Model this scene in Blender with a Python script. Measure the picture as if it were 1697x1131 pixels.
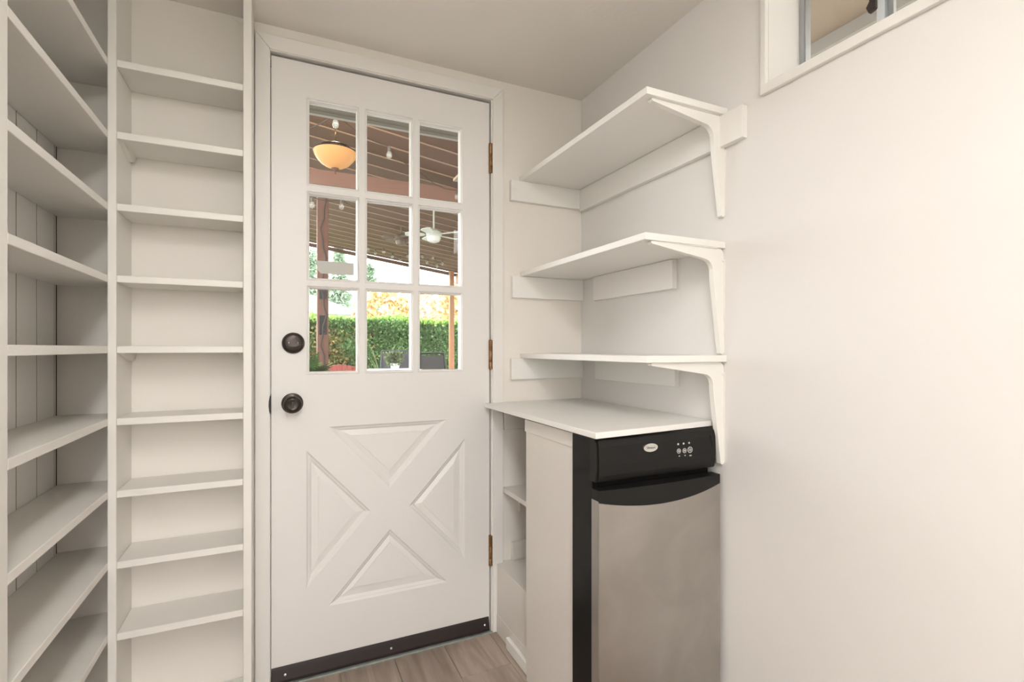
import bpy, bmesh, math, random
from mathutils import Vector, Matrix
from mathutils.geometry import tessellate_polygon
random.seed(7)
for o in list(bpy.data.objects): bpy.data.objects.remove(o)
scene = bpy.context.scene
C = scene.collection
PI = math.pi

# ------------------------------------------------------------------ camera
F_PX, YAW, V0, CAM_Z = 828.0, 24.8, 578.0, 1.10
cam_d = bpy.data.cameras.new('camera')
cam_d.sensor_width = 36.0
cam_d.lens = 36.0 * F_PX / 1697.0
cam_d.shift_y = (V0 - 565.5) / 1697.0
cam_d.clip_start = 0.02
cam_d.clip_end = 300
cam = bpy.data.objects.new('camera', cam_d); C.objects.link(cam)
cam.location = (0, 0, CAM_Z)
cam.rotation_euler = (PI / 2, 0, -math.radians(YAW))
scene.camera = cam

# ------------------------------------------------------------------ world / exposure
w = bpy.data.worlds.new('world'); scene.world = w; w.use_nodes = True
bg = w.node_tree.nodes['Background']
bg.inputs[0].default_value = (1.0, 0.975, 0.965, 1)
bg.inputs[1].default_value = 9.5
scene.view_settings.view_transform = 'Standard'
scene.view_settings.look = 'None'
scene.view_settings.gamma = 1
scene.view_settings.use_curve_mapping = False
scene.view_settings.exposure = -0.06
ADDED_LAMP_W = 16.0          # the added, unseen ceiling lamp (light made in its builder)

# ------------------------------------------------------------------ materials
def mat(name, col, rough=0.5, metal=0.0, noise=None, bump=None, spec=0.5, emit=None, coat=0.0):
    """noise=(scale, amount, detail, stretch xyz)  bump=(scale, strength, stretch)"""
    m = bpy.data.materials.new(name); m.use_nodes = True
    nt = m.node_tree; b = nt.nodes['Principled BSDF']
    b.inputs['Base Color'].default_value = (*col, 1)
    b.inputs['Roughness'].default_value = rough
    b.inputs['Metallic'].default_value = metal
    b.inputs['Specular IOR Level'].default_value = spec
    b.inputs['Coat Weight'].default_value = coat
    tc = None
    def coords(stretch):
        nonlocal tc
        if tc is None: tc = nt.nodes.new('ShaderNodeTexCoord')
        mp = nt.nodes.new('ShaderNodeMapping'); mp.inputs['Scale'].default_value = stretch
        nt.links.new(tc.outputs['Object'], mp.inputs['Vector']); return mp.outputs[0]
    if noise:
        n = nt.nodes.new('ShaderNodeTexNoise'); n.inputs['Scale'].default_value = noise[0]
        n.inputs['Detail'].default_value = noise[2] if len(noise) > 2 else 3
        nt.links.new(coords(noise[3] if len(noise) > 3 else (1, 1, 1)), n.inputs['Vector'])
        mx = nt.nodes.new('ShaderNodeMix'); mx.data_type = 'RGBA'
        a = noise[1]
        mx.inputs[6].default_value = (*[c * (1 - a) for c in col], 1)
        mx.inputs[7].default_value = (*[min(1, c * (1 + a)) for c in col], 1)
        nt.links.new(n.outputs['Fac'], mx.inputs[0]); nt.links.new(mx.outputs[2], b.inputs['Base Color'])
    if bump:
        n = nt.nodes.new('ShaderNodeTexNoise'); n.inputs['Scale'].default_value = bump[0]; n.inputs['Detail'].default_value = 4
        nt.links.new(coords(bump[2] if len(bump) > 2 else (1, 1, 1)), n.inputs['Vector'])
        bp = nt.nodes.new('ShaderNodeBump'); bp.inputs['Strength'].default_value = bump[1]; bp.inputs['Distance'].default_value = 0.01
        nt.links.new(n.outputs['Fac'], bp.inputs['Height']); nt.links.new(bp.outputs[0], b.inputs['Normal'])
    if emit:
        b.inputs['Emission Color'].default_value = (*emit[0], 1); b.inputs['Emission Strength'].default_value = emit[1]
    return m

M = {}
M['wall'] = mat('cream_wall_paint', (.845, .80, .745), .55, noise=(1.5, .02), bump=(26, .05))
M['groove_shade'] = mat('shaded_groove_strip', (.30, .265, .235), .9)  # groove shade between the boards, put in as a grey strip colour
M['gapdark'] = mat('gap_shade_dark', (.10, .08, .07), .9)  # flat dark colour standing for shade in the gaps and corner
M['wallr'] = mat('daylit_wall_paint', (.80, .778, .758), .5, noise=(1.5, .02), bump=(22, .06))  # same cream paint as the back wall, cooler daylight cast put into the colour
M['ceil'] = mat('ceiling_paint', (.84, .80, .75), .7, bump=(60, .08))
M['shelf'] = mat('shelf_paint', (.85, .825, .78), .42, noise=(3, .03, 3, (1, 1, 1)), bump=(14, .08, (1, 1, 1)))
M['door'] = mat('door_paint', (.82, .80, .78), .36, noise=(2, .015), bump=(40, .03))
M['trim'] = mat('trim_paint', (.835, .812, .78), .38, bump=(30, .03))
M['wshelf'] = mat('white_shelf_paint', (.87, .852, .82), .38, noise=(4, .02), bump=(18, .06))
M['panel'] = mat('offwhite_panel_paint', (.78, .742, .695), .42, noise=(4, .02), bump=(24, .05))
M['bracket'] = mat('white_enamel', (.86, .845, .80), .3)
M['bronze'] = mat('oil_rubbed_bronze', (.055, .044, .038), .30, .7, noise=(60, .3))
M['brass'] = mat('worn_brass_hinge', (.30, .17, .085), .42, .9, noise=(90, .5))
M['sweep'] = mat('dark_brown_sweep', (.022, .014, .014), .45)
M['screw'] = mat('bright_screw', (.75, .74, .72), .3, .9)
M['sill'] = mat('grey_green_threshold', (.33, .36, .33), .5, .3, noise=(40, .3))
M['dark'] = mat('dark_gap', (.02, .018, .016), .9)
M['black'] = mat('black_textured_plastic', (.010, .0095, .009), .45, noise=(300, .25), bump=(420, .10), spec=.28)
M['blackside'] = mat('black_painted_steel', (.006, .006, .0055), .30, bump=(380, .05), spec=.16)
M['badge'] = mat('silver_badge', (.62, .60, .55), .35, .3)
M['badgerim'] = mat('badge_rim', (.75, .74, .70), .25, .8)
M['print'] = mat('grey_print', (.62, .62, .60), .6)
M['printdark'] = mat('dark_print', (.06, .06, .06), .6)
M['alu'] = mat('aluminium_frame', (.46, .48, .50), .38, .8)
M['alupale'] = mat('pale_vinyl_frame', (.66, .70, .74), .4)
M['fascia'] = mat('grey_fascia', (.40, .38, .35), .6)
M['soffit'] = mat('soffit_board', (.22, .19, .16), .7)
M['concrete'] = mat('patio_concrete', (.33, .325, .315), .8, noise=(5, .15), bump=(30, .2))
M['lawn'] = mat('lawn', (.07, .14, .035), .9, noise=(8, .4), bump=(60, .5))
M['redwood'] = mat('red_stained_post', (.14, .06, .04), .6, noise=(10, .3, 4, (6, 6, .6)))
M['cedar'] = mat('orange_cedar_post', (.42, .20, .095), .55, noise=(10, .25, 4, (6, 6, .6)))
M['beam'] = mat('pinkish_beam', (.26, .14, .105), .6, noise=(9, .2, 4, (.6, 6, 6)))
M['roofboard'] = mat('brown_roof_board', (.145, .082, .058), .65, noise=(7, .25, 5, (.5, 6, 6)))
M['paleedge'] = mat('lit_board_edge', (.40, .27, .20), .6)  # pale colour stands in for light caught on the roof board edges
M['iron'] = mat('black_iron', (.02, .02, .022), .5, .5)
M['fan'] = mat('white_fan', (.72, .76, .72), .4)
M['fandark'] = mat('dark_fan', (.20, .15, .12), .5)
M['table'] = mat('white_tabletop', (.82, .82, .80), .4)
M['sling'] = mat('grey_sling_fabric', (.10, .105, .115), .8, bump=(300, .2))
M['mesh'] = mat('dark_mesh_fabric', (.055, .055, .055), .8, bump=(300, .3))
M['redcush'] = mat('red_slats', (.36, .085, .07), .6)
M['pot'] = mat('white_pot', (.62, .64, .66), .5)
M['terracotta'] = mat('terracotta', (.33, .14, .08), .8)
M['bark'] = mat('bark', (.09, .06, .04), .9)
M['nroof'] = mat('grey_roof_shingles', (.42, .43, .46), .8, noise=(6, .15))
M['nwall'] = mat('pale_siding', (.60, .61, .58), .7)
M['sticker'] = mat('white_sticker', (.55, .55, .51), .5)
M['latch'] = mat('dark_latch', (.035, .025, .02), .5)
M['frost'] = mat('tan_soffit_plywood', (.40, .315, .24), .7, noise=(6, .08), bump=(40, .1))
M['cable'] = mat('brown_cable', (.05, .04, .035), .7)
M['socket'] = mat('bulb_socket', (.10, .09, .08), .6)

def leafmat(name, c1, c2, scale):
    m = mat(name, c1, .6); nt = m.node_tree; b = nt.nodes['Principled BSDF']
    tc = nt.nodes.new('ShaderNodeTexCoord'); n = nt.nodes.new('ShaderNodeTexNoise'); n.inputs['Scale'].default_value = scale
    n.inputs['Detail'].default_value = 5
    cr = nt.nodes.new('ShaderNodeValToRGB'); cr.color_ramp.elements[0].position = .35; cr.color_ramp.elements[1].position = .65
    cr.color_ramp.elements[0].color = (*c1, 1); cr.color_ramp.elements[1].color = (*c2, 1)
    nt.links.new(tc.outputs['Object'], n.inputs['Vector']); nt.links.new(n.outputs['Fac'], cr.inputs[0]); nt.links.new(cr.outputs[0], b.inputs['Base Color'])
    return m
M['hedge'] = leafmat('hedge_leaves', (.085, .19, .06), (.16, .29, .10), 14)
M['hedgebrown'] = leafmat('hedge_brown_leaves', (.26, .14, .055), (.16, .2, .05), 9)
M['hedgetop'] = leafmat('hedge_new_growth', (.22, .40, .08), (.34, .52, .14), 6)
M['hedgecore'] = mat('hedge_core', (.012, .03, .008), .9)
M['autumn'] = leafmat('autumn_leaves', (.74, .50, .26), (.82, .68, .42), 2)
M['autumn2'] = leafmat('rusty_leaves', (.70, .46, .32), (.80, .62, .46), 2)
M['conifer'] = leafmat('conifer_needles', (.26, .36, .27), (.38, .48, .36), 3)
M['fern'] = leafmat('fern_fronds', (.02, .07, .012), (.07, .17, .03), 10)
M['plant'] = leafmat('pale_plant_leaves', (.10, .16, .07), (.25, .30, .16), 20)

def glassmat(name, refl=1.0, tint=(.96, .97, .965)):
    m = bpy.data.materials.new(name); m.use_nodes = True; nt = m.node_tree
    for n in list(nt.nodes): nt.nodes.remove(n)
    out = nt.nodes.new('ShaderNodeOutputMaterial'); mx = nt.nodes.new('ShaderNodeMixShader')
    tr = nt.nodes.new('ShaderNodeBsdfTransparent'); tr.inputs[0].default_value = (*tint, 1)
    gl = nt.nodes.new('ShaderNodeBsdfGlossy'); gl.inputs['Roughness'].default_value = .01
    fr = nt.nodes.new('ShaderNodeFresnel'); fr.inputs[0].default_value = 1.45
    ge = nt.nodes.new('ShaderNodeNewGeometry'); mr = nt.nodes.new('ShaderNodeMapRange')   # same reflectance on entering and leaving the thin pane
    mr.inputs[3].default_value = 1.45; mr.inputs[4].default_value = 1 / 1.45
    nt.links.new(ge.outputs['Backfacing'], mr.inputs[0]); nt.links.new(mr.outputs[0], fr.inputs[0])
    nt.links.new(fr.outputs[0], mx.inputs[0]); nt.links.new(tr.outputs[0], mx.inputs[1]); nt.links.new(gl.outputs[0], mx.inputs[2])
    nt.links.new(mx.outputs[0], out.inputs[0]); return m
M['glass'] = glassmat('clear_glass')
M['bulb'] = glassmat('bulb_glass', tint=(.98, .98, .96))
_nt = M['bulb'].node_tree; _o = [n for n in _nt.nodes if n.type == 'OUTPUT_MATERIAL'][0]; _m = [n for n in _nt.nodes if n.type == 'MIX_SHADER'][0]
_d = _nt.nodes.new('ShaderNodeBsdfDiffuse'); _d.inputs[0].default_value = (.85, .85, .82, 1); _m2 = _nt.nodes.new('ShaderNodeMixShader'); _m2.inputs[0].default_value = .14
_nt.links.new(_m.outputs[0], _m2.inputs[1]); _nt.links.new(_d.outputs[0], _m2.inputs[2]); _nt.links.new(_m2.outputs[0], _o.inputs[0])

# stainless steel: brushed, with smudges
def steel():
    m = mat('brushed_stainless', (.43, .395, .35), .34, .82); nt = m.node_tree; b = nt.nodes['Principled BSDF']
    tc = nt.nodes.new('ShaderNodeTexCoord')
    n = nt.nodes.new('ShaderNodeTexNoise'); n.inputs['Scale'].default_value = 7; n.inputs['Detail'].default_value = 4; n.inputs['Distortion'].default_value = .6
    nt.links.new(tc.outputs['Object'], n.inputs['Vector'])
    mr = nt.nodes.new('ShaderNodeMapRange'); mr.inputs[1].default_value = .3; mr.inputs[2].default_value = .7; mr.inputs[3].default_value = .30; mr.inputs[4].default_value = .46
    nt.links.new(n.outputs['Fac'], mr.inputs[0]); nt.links.new(mr.outputs[0], b.inputs['Roughness'])
    cr = nt.nodes.new('ShaderNodeValToRGB'); cr.color_ramp.elements[0].position = .4; cr.color_ramp.elements[1].position = .75
    cr.color_ramp.elements[0].color = (.40, .375, .345, 1); cr.color_ramp.elements[1].color = (.48, .455, .425, 1)
    nt.links.new(n.outputs['Fac'], cr.inputs[0]); nt.links.new(cr.outputs[0], b.inputs['Base Color'])
    mp = nt.nodes.new('ShaderNodeMapping'); mp.inputs['Scale'].default_value = (4, 4, 500)
    nt.links.new(tc.outputs['Object'], mp.inputs[0])
    n2 = nt.nodes.new('ShaderNodeTexNoise'); n2.inputs['Scale'].default_value = 2; nt.links.new(mp.outputs[0], n2.inputs['Vector'])
    bp = nt.nodes.new('ShaderNodeBump'); bp.inputs['Strength'].default_value = .03; bp.inputs['Distance'].default_value = .002
    nt.links.new(n2.outputs['Fac'], bp.inputs['Height']); nt.links.new(bp.outputs[0], b.inputs['Normal'])
    return m
M['steel'] = steel()

# oak-look laminate plank
def plankmat():
    m = mat('greige_oak_laminate', (.3, .24, .2), .42); nt = m.node_tree; b = nt.nodes['Principled BSDF']
    tc = nt.nodes.new('ShaderNodeTexCoord'); oi = nt.nodes.new('ShaderNodeObjectInfo')
    add = nt.nodes.new('ShaderNodeVectorMath'); add.operation = 'ADD'
    sc = nt.nodes.new('ShaderNodeVectorMath'); sc.operation = 'SCALE'; sc.inputs[0].default_value = (13, 7, 5)
    nt.links.new(oi.outputs['Random'], sc.inputs['Scale']); nt.links.new(tc.outputs['Object'], add.inputs[0]); nt.links.new(sc.outputs[0], add.inputs[1])
    mp = nt.nodes.new('ShaderNodeMapping'); mp.inputs['Scale'].default_value = (14, 1.4, 1); nt.links.new(add.outputs[0], mp.inputs[0])
    n = nt.nodes.new('ShaderNodeTexNoise'); n.inputs['Scale'].default_value = 1.6; n.inputs['Detail'].default_value = 7; n.inputs['Distortion'].default_value = 1.2
    nt.links.new(mp.outputs[0], n.inputs['Vector'])
    cr = nt.nodes.new('ShaderNodeValToRGB')
    e = cr.color_ramp.elements; e[0].position = .3; e[0].color = (.27, .21, .17, 1); e[1].position = .7; e[1].color = (.47, .385, .325, 1)
    nt.links.new(n.outputs['Fac'], cr.inputs[0])
    hs = nt.nodes.new('ShaderNodeHueSaturation'); mr = nt.nodes.new('ShaderNodeMapRange'); mr.inputs[3].default_value = .88; mr.inputs[4].default_value = 1.12
    nt.links.new(oi.outputs['Random'], mr.inputs[0]); nt.links.new(mr.outputs[0], hs.inputs['Value']); nt.links.new(cr.outputs[0], hs.inputs['Color'])
    nt.links.new(hs.outputs[0], b.inputs['Base Color'])
    return m
M['plank'] = plankmat()

# added translucent sheet above the boards, passing sky light as bright seams
def sheet():
    m = bpy.data.materials.new('translucent_seam_sheet'); m.use_nodes = True; nt = m.node_tree
    for n in list(nt.nodes): nt.nodes.remove(n)
    out = nt.nodes.new('ShaderNodeOutputMaterial'); t = nt.nodes.new('ShaderNodeBsdfTranslucent'); t.inputs[0].default_value = (.55, .36, .22, 1)
    nt.links.new(t.outputs[0], out.inputs[0]); return m
M['sheet'] = sheet()

# ------------------------------------------------------------------ helpers
WORLD = {}                                   # world origin of every object (translations only)
def tag(o, label=None, cat=None, group=None, kind=None):
    if label: o['label'] = label
    if cat: o['category'] = cat
    if group: o['group'] = group
    if kind: o['kind'] = kind
    return o
def place(o, parent, world):
    WORLD[o] = Vector(world)
    if parent is not None:
        o.parent = parent; o.location = WORLD[o] - WORLD[parent]
    else: o.location = world
    C.objects.link(o); return o
def empty(name, loc, label=None, cat=None, group=None, kind=None):
    o = bpy.data.objects.new(name, None); o.empty_display_size = .05
    place(o, None, loc); return tag(o, label, cat, group, kind)
def obj(name, bm, m, parent=None, bevel=0, smooth=False, seg=2):
    """a bmesh in world coordinates -> one mesh object with its origin at its middle"""
    bmesh.ops.recalc_face_normals(bm, faces=bm.faces)
    vs = [v.co for v in bm.verts]
    c = Vector([(min(v[i] for v in vs) + max(v[i] for v in vs)) / 2 for i in range(3)])
    bmesh.ops.translate(bm, vec=-c, verts=bm.verts)
    me = bpy.data.meshes.new(name); bm.to_mesh(me); bm.free()
    me.materials.append(M[m] if isinstance(m, str) else m)
    if smooth:
        for p in me.polygons: p.use_smooth = True
        me.set_sharp_from_angle(angle=math.radians(40))
    o = bpy.data.objects.new(name, me); place(o, parent, c)
    if bevel:
        b = o.modifiers.new('bevel', 'BEVEL'); b.width = bevel; b.segments = seg; b.limit_method = 'ANGLE'
    return o
def again(src, name, world, parent=None, rot=None):
    """another object sharing the mesh of src"""
    o = bpy.data.objects.new(name, src.data)
    for md in src.modifiers:
        b = o.modifiers.new(md.name, md.type)
        if md.type == 'BEVEL': b.width = md.width; b.segments = md.segments; b.limit_method = 'ANGLE'
    if rot: o.rotation_euler = rot
    return place(o, parent, world)
def B(*boxes):
    bm = bmesh.new()
    for (x0, x1, y0, y1, z0, z1) in boxes:
        v = [bm.verts.new((x, y, z)) for x in (x0, x1) for y in (y0, y1) for z in (z0, z1)]
        for f in ((0, 1, 3, 2), (4, 6, 7, 5), (0, 4, 5, 1), (2, 3, 7, 6), (0, 2, 6, 4), (1, 5, 7, 3)): bm.faces.new([v[i] for i in f])
    return bm
def prism(axis, outer, holes, a, b, bm=None):
    """polygon with holes in the plane across axis ('x','y','z'), from a to b"""
    bm = bm or bmesh.new()
    def P(p, d):
        return {'x': (d, p[0], p[1]), 'y': (p[0], d, p[1]), 'z': (p[0], p[1], d)}[axis]
    loops = [outer] + list(holes)
    flat = [p for l in loops for p in l]
    tris = tessellate_polygon([[Vector((p[0], p[1], 0)) for p in l] for l in loops])
    va = [bm.verts.new(P(p, a)) for p in flat]; vb = [bm.verts.new(P(p, b)) for p in flat]
    for t in tris:
        bm.faces.new([va[i] for i in t]); bm.faces.new([vb[i] for i in reversed(t)])
    k = 0
    for l in loops:
        n = len(l)
        for i in range(n):
            j = (i + 1) % n
            bm.faces.new((va[k + i], va[k + j], vb[k + j], vb[k + i]))
        k += n
    return bm
def xframe(o, i, a, b):
    (p0, p1, q0, q1), (r0, r1, s0, s1) = o, i
    return B((a, b, p0, r0, q0, q1), (a, b, r1, p1, q0, q1), (a, b, r0, r1, q0, s0), (a, b, r0, r1, s1, q1))
def rect(x0, x1, z0, z1): return [(x0, z0), (x1, z0), (x1, z1), (x0, z1)]
def rings(loops, close_first=False, close_last=True, bm=None):
    """skin a list of closed 3D loops with the same count"""
    bm = bm or bmesh.new(); vs = [[bm.verts.new(p) for p in l] for l in loops]
    for a, b in zip(vs, vs[1:]):
        n = len(a)
        for i in range(n): bm.faces.new((a[i], a[(i + 1) % n], b[(i + 1) % n], b[i]))
    if close_first: bm.faces.new(list(reversed(vs[0])))
    if close_last: bm.faces.new(vs[-1])
    return bm
def lathe(c, axis, prof, n=32, bm=None, close_first=True, close_last=True):
    """prof: (radius, distance along axis)"""
    ax = Vector(axis).normalized(); u = ax.orthogonal().normalized(); v = ax.cross(u); c = Vector(c)
    return rings([[c + ax * d + (u * math.cos(2 * PI * i / n) + v * math.sin(2 * PI * i / n)) * max(r, 1e-5) for i in range(n)] for r, d in prof], close_first, close_last, bm)
def tube(pts, r, n=8, bm=None):
    pts = [Vector(p) for p in pts]; loops = []
    rr = r if isinstance(r, (list, tuple)) else [r] * len(pts)
    up = Vector((0.13, 0.21, 1)).normalized()
    for i, p in enumerate(pts):
        t = (pts[min(i + 1, len(pts) - 1)] - pts[max(i - 1, 0)]).normalized()
        u = t.cross(up)
        if u.length < .15: u = t.cross(Vector((1, 0, 0)))
        u.normalize(); v = t.cross(u)
        loops.append([p + (u * math.cos(2 * PI * k / n) + v * math.sin(2 * PI * k / n)) * rr[i] for k in range(n)])
    return rings(loops, True, True, bm)
def inset_tri(t, d):
    out = []
    n = len(t); area = sum(t[i][0] * t[(i + 1) % n][1] - t[(i + 1) % n][0] * t[i][1] for i in range(n))
    s = 1 if area > 0 else -1
    L = []
    for i in range(n):
        p, q = Vector(t[i]), Vector(t[(i + 1) % n]); e = (q - p).normalized(); nn = Vector((-e.y, e.x)) * s
        L.append((p + nn * d, e))
    for i in range(n):
        (p, e), (q, g) = L[i - 1], L[i]
        den = e.x * g.y - e.y * g.x; k = ((q.x - p.x) * g.y - (q.y - p.y) * g.x) / den
        out.append(tuple(p + e * k))
    return out
# pixel ray of the photograph, used only to work out real positions at a chosen distance
ST, CT = math.sin(math.radians(YAW)), math.cos(math.radians(YAW))
def at(u, v, y):
    d = (u - 848.5) / F_PX; r = Vector((ST + d * CT, CT - d * ST, -(v - V0) / F_PX)); r *= y / r.y
    return Vector((r.x, r.y, r.z + CAM_Z))

# ------------------------------------------------------------------ room shell
XL, XR, YB, YF, ZC = -0.568, 1.155, 1.80, -1.30, 2.15
WT = 0.15
DX0, DX1, DZ1 = -0.0335, 0.743, 2.066      # door rough opening
wb = tag(obj('wall_back', prism('y', rect(XL - WT, XR + WT, -.1, ZC + .25), [rect(DX0 - .02, DX1 + .02, -.05, DZ1 + .02)], YB, YB + WT), 'wall'), kind='structure')
WY0, WY1, WZ0, WZ1 = -.35, .903, 1.790, 2.125   # high window opening in the right wall
wr = tag(obj('wall_right', prism('x', [(YF - WT, -.1), (YB + WT, -.1), (YB + WT, ZC + .25), (YF - WT, ZC + .25)], [rect(WY0, WY1, WZ0, WZ1)], XR, XR + WT), 'wallr'), kind='structure')
wl = tag(obj('wall_left', B((XL - WT, XL - .016, YF - WT, YB + WT, -.1, ZC + .25)), 'gapdark'), kind='structure')
V2 = (-.52, .18, .55, 2.08)                # unseen window added behind the viewer for frontal daylight
tag(obj('wall_front', prism('y', rect(XL - WT, XR + WT, -.1, ZC + .25), [rect(*V2)], YF - WT, YF), 'wall'), kind='structure')
tag(obj('ceiling', B((XL - WT, XR + WT, YF - WT, YB + WT, ZC, ZC + .2)), 'ceil'), kind='structure')

# painted vertical boards of the left wall behind the shelves, and plain sheet towards the room
ybr = [1.7935, 1.7824, 1.6726, 1.5632, 1.4535, 1.344, 1.2345, 1.125, 1.0155]
for a, b in zip(ybr[1:], ybr):
    bm = prism('z', [(XL - .016, a + .0014), (XL - .016, b - .0014), (XL - .004, b - .0014), (XL, b - .0034), (XL, a + .0034), (XL - .004, a + .0014)], [], 0, ZC)
    obj('plank', bm, 'shelf', wl)
for yj in ybr[1:-1]: obj('groove_shade', B((XL - .012, XL - .0004, yj - .0013, yj + .0013, 0, ZC)), 'groove_shade', wl)
obj('corner_shade_strip', B((XL - .012, XL - .0006, 1.7922, 1.7998, 0, ZC)), 'gapdark', wl)  # dark strip drawn for the shade in the wall corner
obj('plasterboard', B((XL - .016, XL, YF, 1.0155, 0, ZC)), 'wall', wl)

fl = tag(obj('floor', B((XL - WT, XR + WT, YF - WT, YB, -.12, -.008)), 'dark'), kind='structure')
edges = [-.568, -.551, -.368, -.185, -.002, .181, .364, .547, .730, .913, 1.096, 1.155]
offs = [.3, .3, .9, .1, .62, .45, 1.05, .2, .75, .35, .35]
cache = {}
for i in range(len(edges) - 1):
    x0, x1 = edges[i], edges[i + 1]
    y = 1.785
    nxt = 1.785 - offs[i]
    while y > YF + .01:
        y0 = max(nxt, YF); key = (round(x1 - x0, 3), round(y - y0, 3))
        ctr = ((x0 + x1) / 2, (y + y0) / 2, -.004)
        if key in cache: again(cache[key], 'plank', ctr, fl)
        else: cache[key] = obj('plank', B((x0 + .0006, x1 - .0006, y0 + .0006, y - .0006, -.008, 0)), 'plank', fl, bevel=.0012, seg=1)
        y = y0; nxt = y - 1.22

# door casing: three mitred boards + jamb
tr = empty('trim_1', (.35, YB, 0), kind='structure')
cw = .042
CX0, CX1, CZ = -.0755, .788, 2.113
obj('casing_board', prism('y', [(CX0, 0), (DX0, 0), (DX0, DZ1), (CX0, CZ)], [], YB - .016, YB), 'trim', tr, bevel=.002)
obj('casing_board', prism('y', [(DX1, 0), (CX1, 0), (CX1, CZ), (DX1, DZ1)], [], YB - .016, YB), 'trim', tr, bevel=.002)
obj('casing_head', prism('y', [(CX0, CZ), (DX0, DZ1), (DX1, DZ1), (CX1, CZ)], [], YB - .016, YB), 'trim', tr, bevel=.002)
jm = empty('trim_2', (.35, YB, 0), kind='structure')
obj('jamb', B((DX0 - .02, DX0 + .002, YB - .010, YB + WT, 0, DZ1 + .02)), 'trim', jm)
obj('jamb', B((DX1 - .004, DX1 + .02, YB - .010, YB + WT, 0, DZ1 + .02)), 'trim', jm)
obj('jamb_head', B((DX0, DX1, YB - .010, YB + WT, DZ1 - .003, DZ1 + .02)), 'trim', jm)
obj('door_stop', B((DX0, DX0 + .016, YB + .047, YB + .065, 0, DZ1)), 'trim', jm)
obj('door_stop', B((DX1 - .016, DX1, YB + .047, YB + .065, 0, DZ1)), 'trim', jm)
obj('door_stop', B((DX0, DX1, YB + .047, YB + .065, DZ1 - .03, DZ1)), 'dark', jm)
obj('strike_plate', prism('y', [(-.0298, .888), (-.0298, .950), (-.0330, .946), (-.0362, .930), (-.0368, .915), (-.0352, .898)], [], YB - .0185, YB - .0162), 'sweep', jm)
obj('strike_tongue', B((-.0310, -.0298, YB - .0161, YB + .02, .888, .950)), 'sweep', jm)
sl = tag(obj('trim_3', B((DX0, DX1, YB - .018, YB + WT, -.004, .006)), 'sill', bevel=.002), kind='structure')

# ------------------------------------------------------------------ door: nine panes over a crossbuck
dr = empty('door_1', (.3525, YB, .01), kind='structure')
dx0, dx1, dz0, dz1 = -.029, .734, .012, 2.053
FY, BY = YB, YB + .044
cols = [(.0862, .2394), (.2746, .4283), (.4630, .6179)]
rows = [(1.655, 1.931), (1.338, 1.619), (1.0215, 1.303)]
BD = .009
tris = [
    ([(.1455, .834), (.5630, .834), (.3515, .6026)], [(.2225, .798), (.4790, .798), (.3512, .6635)]),
    ([(.0765, .760), (.2860, .529), (.0765, .2995)], [(.1150, .668), (.2355, .531), (.1150, .3985)]),
    ([(.6340, .759), (.4210, .530), (.6340, .2975)], [(.5922, .665), (.4695, .5325), (.5922, .396)]),
    ([(.3524, .4555), (.1443, .2254), (.5658, .2254)], [(.3520, .4057), (.2255, .2705), (.4767, .2700)])]
lite_holes = [rect(c0 - BD, c1 + BD, r0 - BD, r1 + BD) for c0, c1 in cols for r0, r1 in rows]
slab = prism('y', rect(dx0, dx1, dz0, dz1), lite_holes + [t for t, _ in tris], FY, BY)
obj('slab', slab, 'door', dr)
for (c0, c1) in cols:
    for (r0, r1) in rows:
        def lp(e, y): return [(c0 - e, y, r0 - e), (c1 + e, y, r0 - e), (c1 + e, y, r1 + e), (c0 - e, y, r1 + e)]
        bm = rings([lp(BD, FY + .0005), lp(BD - .0015, FY - .001), lp(.0062, FY - .001), lp(.0045, FY + .004), lp(.0015, FY + .005), lp(0, FY + .011), lp(0, FY + .033), lp(.0045, FY + .040), lp(BD, FY + .0435)], False, False)
        obj('glazing_bead', bm, 'door', dr)
        obj('pane', B((c0 - .003, c1 + .003, FY + .0195, FY + .0225, r0 - .003, r1 + .003)), 'glass', dr)
for T, I in tris:
    def lp(t, y): return [(p[0], y, p[1]) for p in t]
    mix = lambda a, b, k: [(p[0] * (1 - k) + q[0] * k, p[1] * (1 - k) + q[1] * k) for p, q in zip(a, b)]
    T1 = inset_tri(T, .006); T2 = inset_tri(T, .009); T3 = inset_tri(T, .0165)
    bm = rings([lp(T, FY), lp(T1, FY + .006), lp(T2, FY + .0065), lp(T3, FY + .0135), lp(mix(I, T3, .03), FY + .0085), lp(I, FY + .0055)])
    back = [bm.verts.new((p[0], BY - .006, p[1])) for p in T]; bm.faces.new(back)
    obj('crossbuck_panel', bm, 'door', dr)
# hinges
for z0, z1 in ((1.7806, 1.8956), (1.0202, 1.1329), (.2574, .3748)):
    hg = obj('hinge', lathe((.7375, YB - .0065, z0 + .004), (0, 0, 1), [(.0066, 0), (.0066, (z1 - z0) * .2), (.0061, (z1 - z0) * .2 + .0006), (.0066, (z1 - z0) * .2 + .0012), (.0066, (z1 - z0) * .6), (.0061, (z1 - z0) * .6 + .0006), (.0066, (z1 - z0) * .6 + .0012), (.0066, z1 - z0 - .008)], 18), 'brass', dr, smooth=True)
    obj('leaf', B((.7315, .7435, YB - .002, YB + .001, z0, z1)), 'brass', hg)
    for zz, s in ((z0, -1), (z1, 1)): obj('hinge_tip', lathe((.7375, YB - .0065, zz - s * .004), (0, 0, s), [(.0066, 0), (.0076, .001), (.0076, .003), (.004, .0055)], 16), 'brass', hg, smooth=True)
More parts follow.
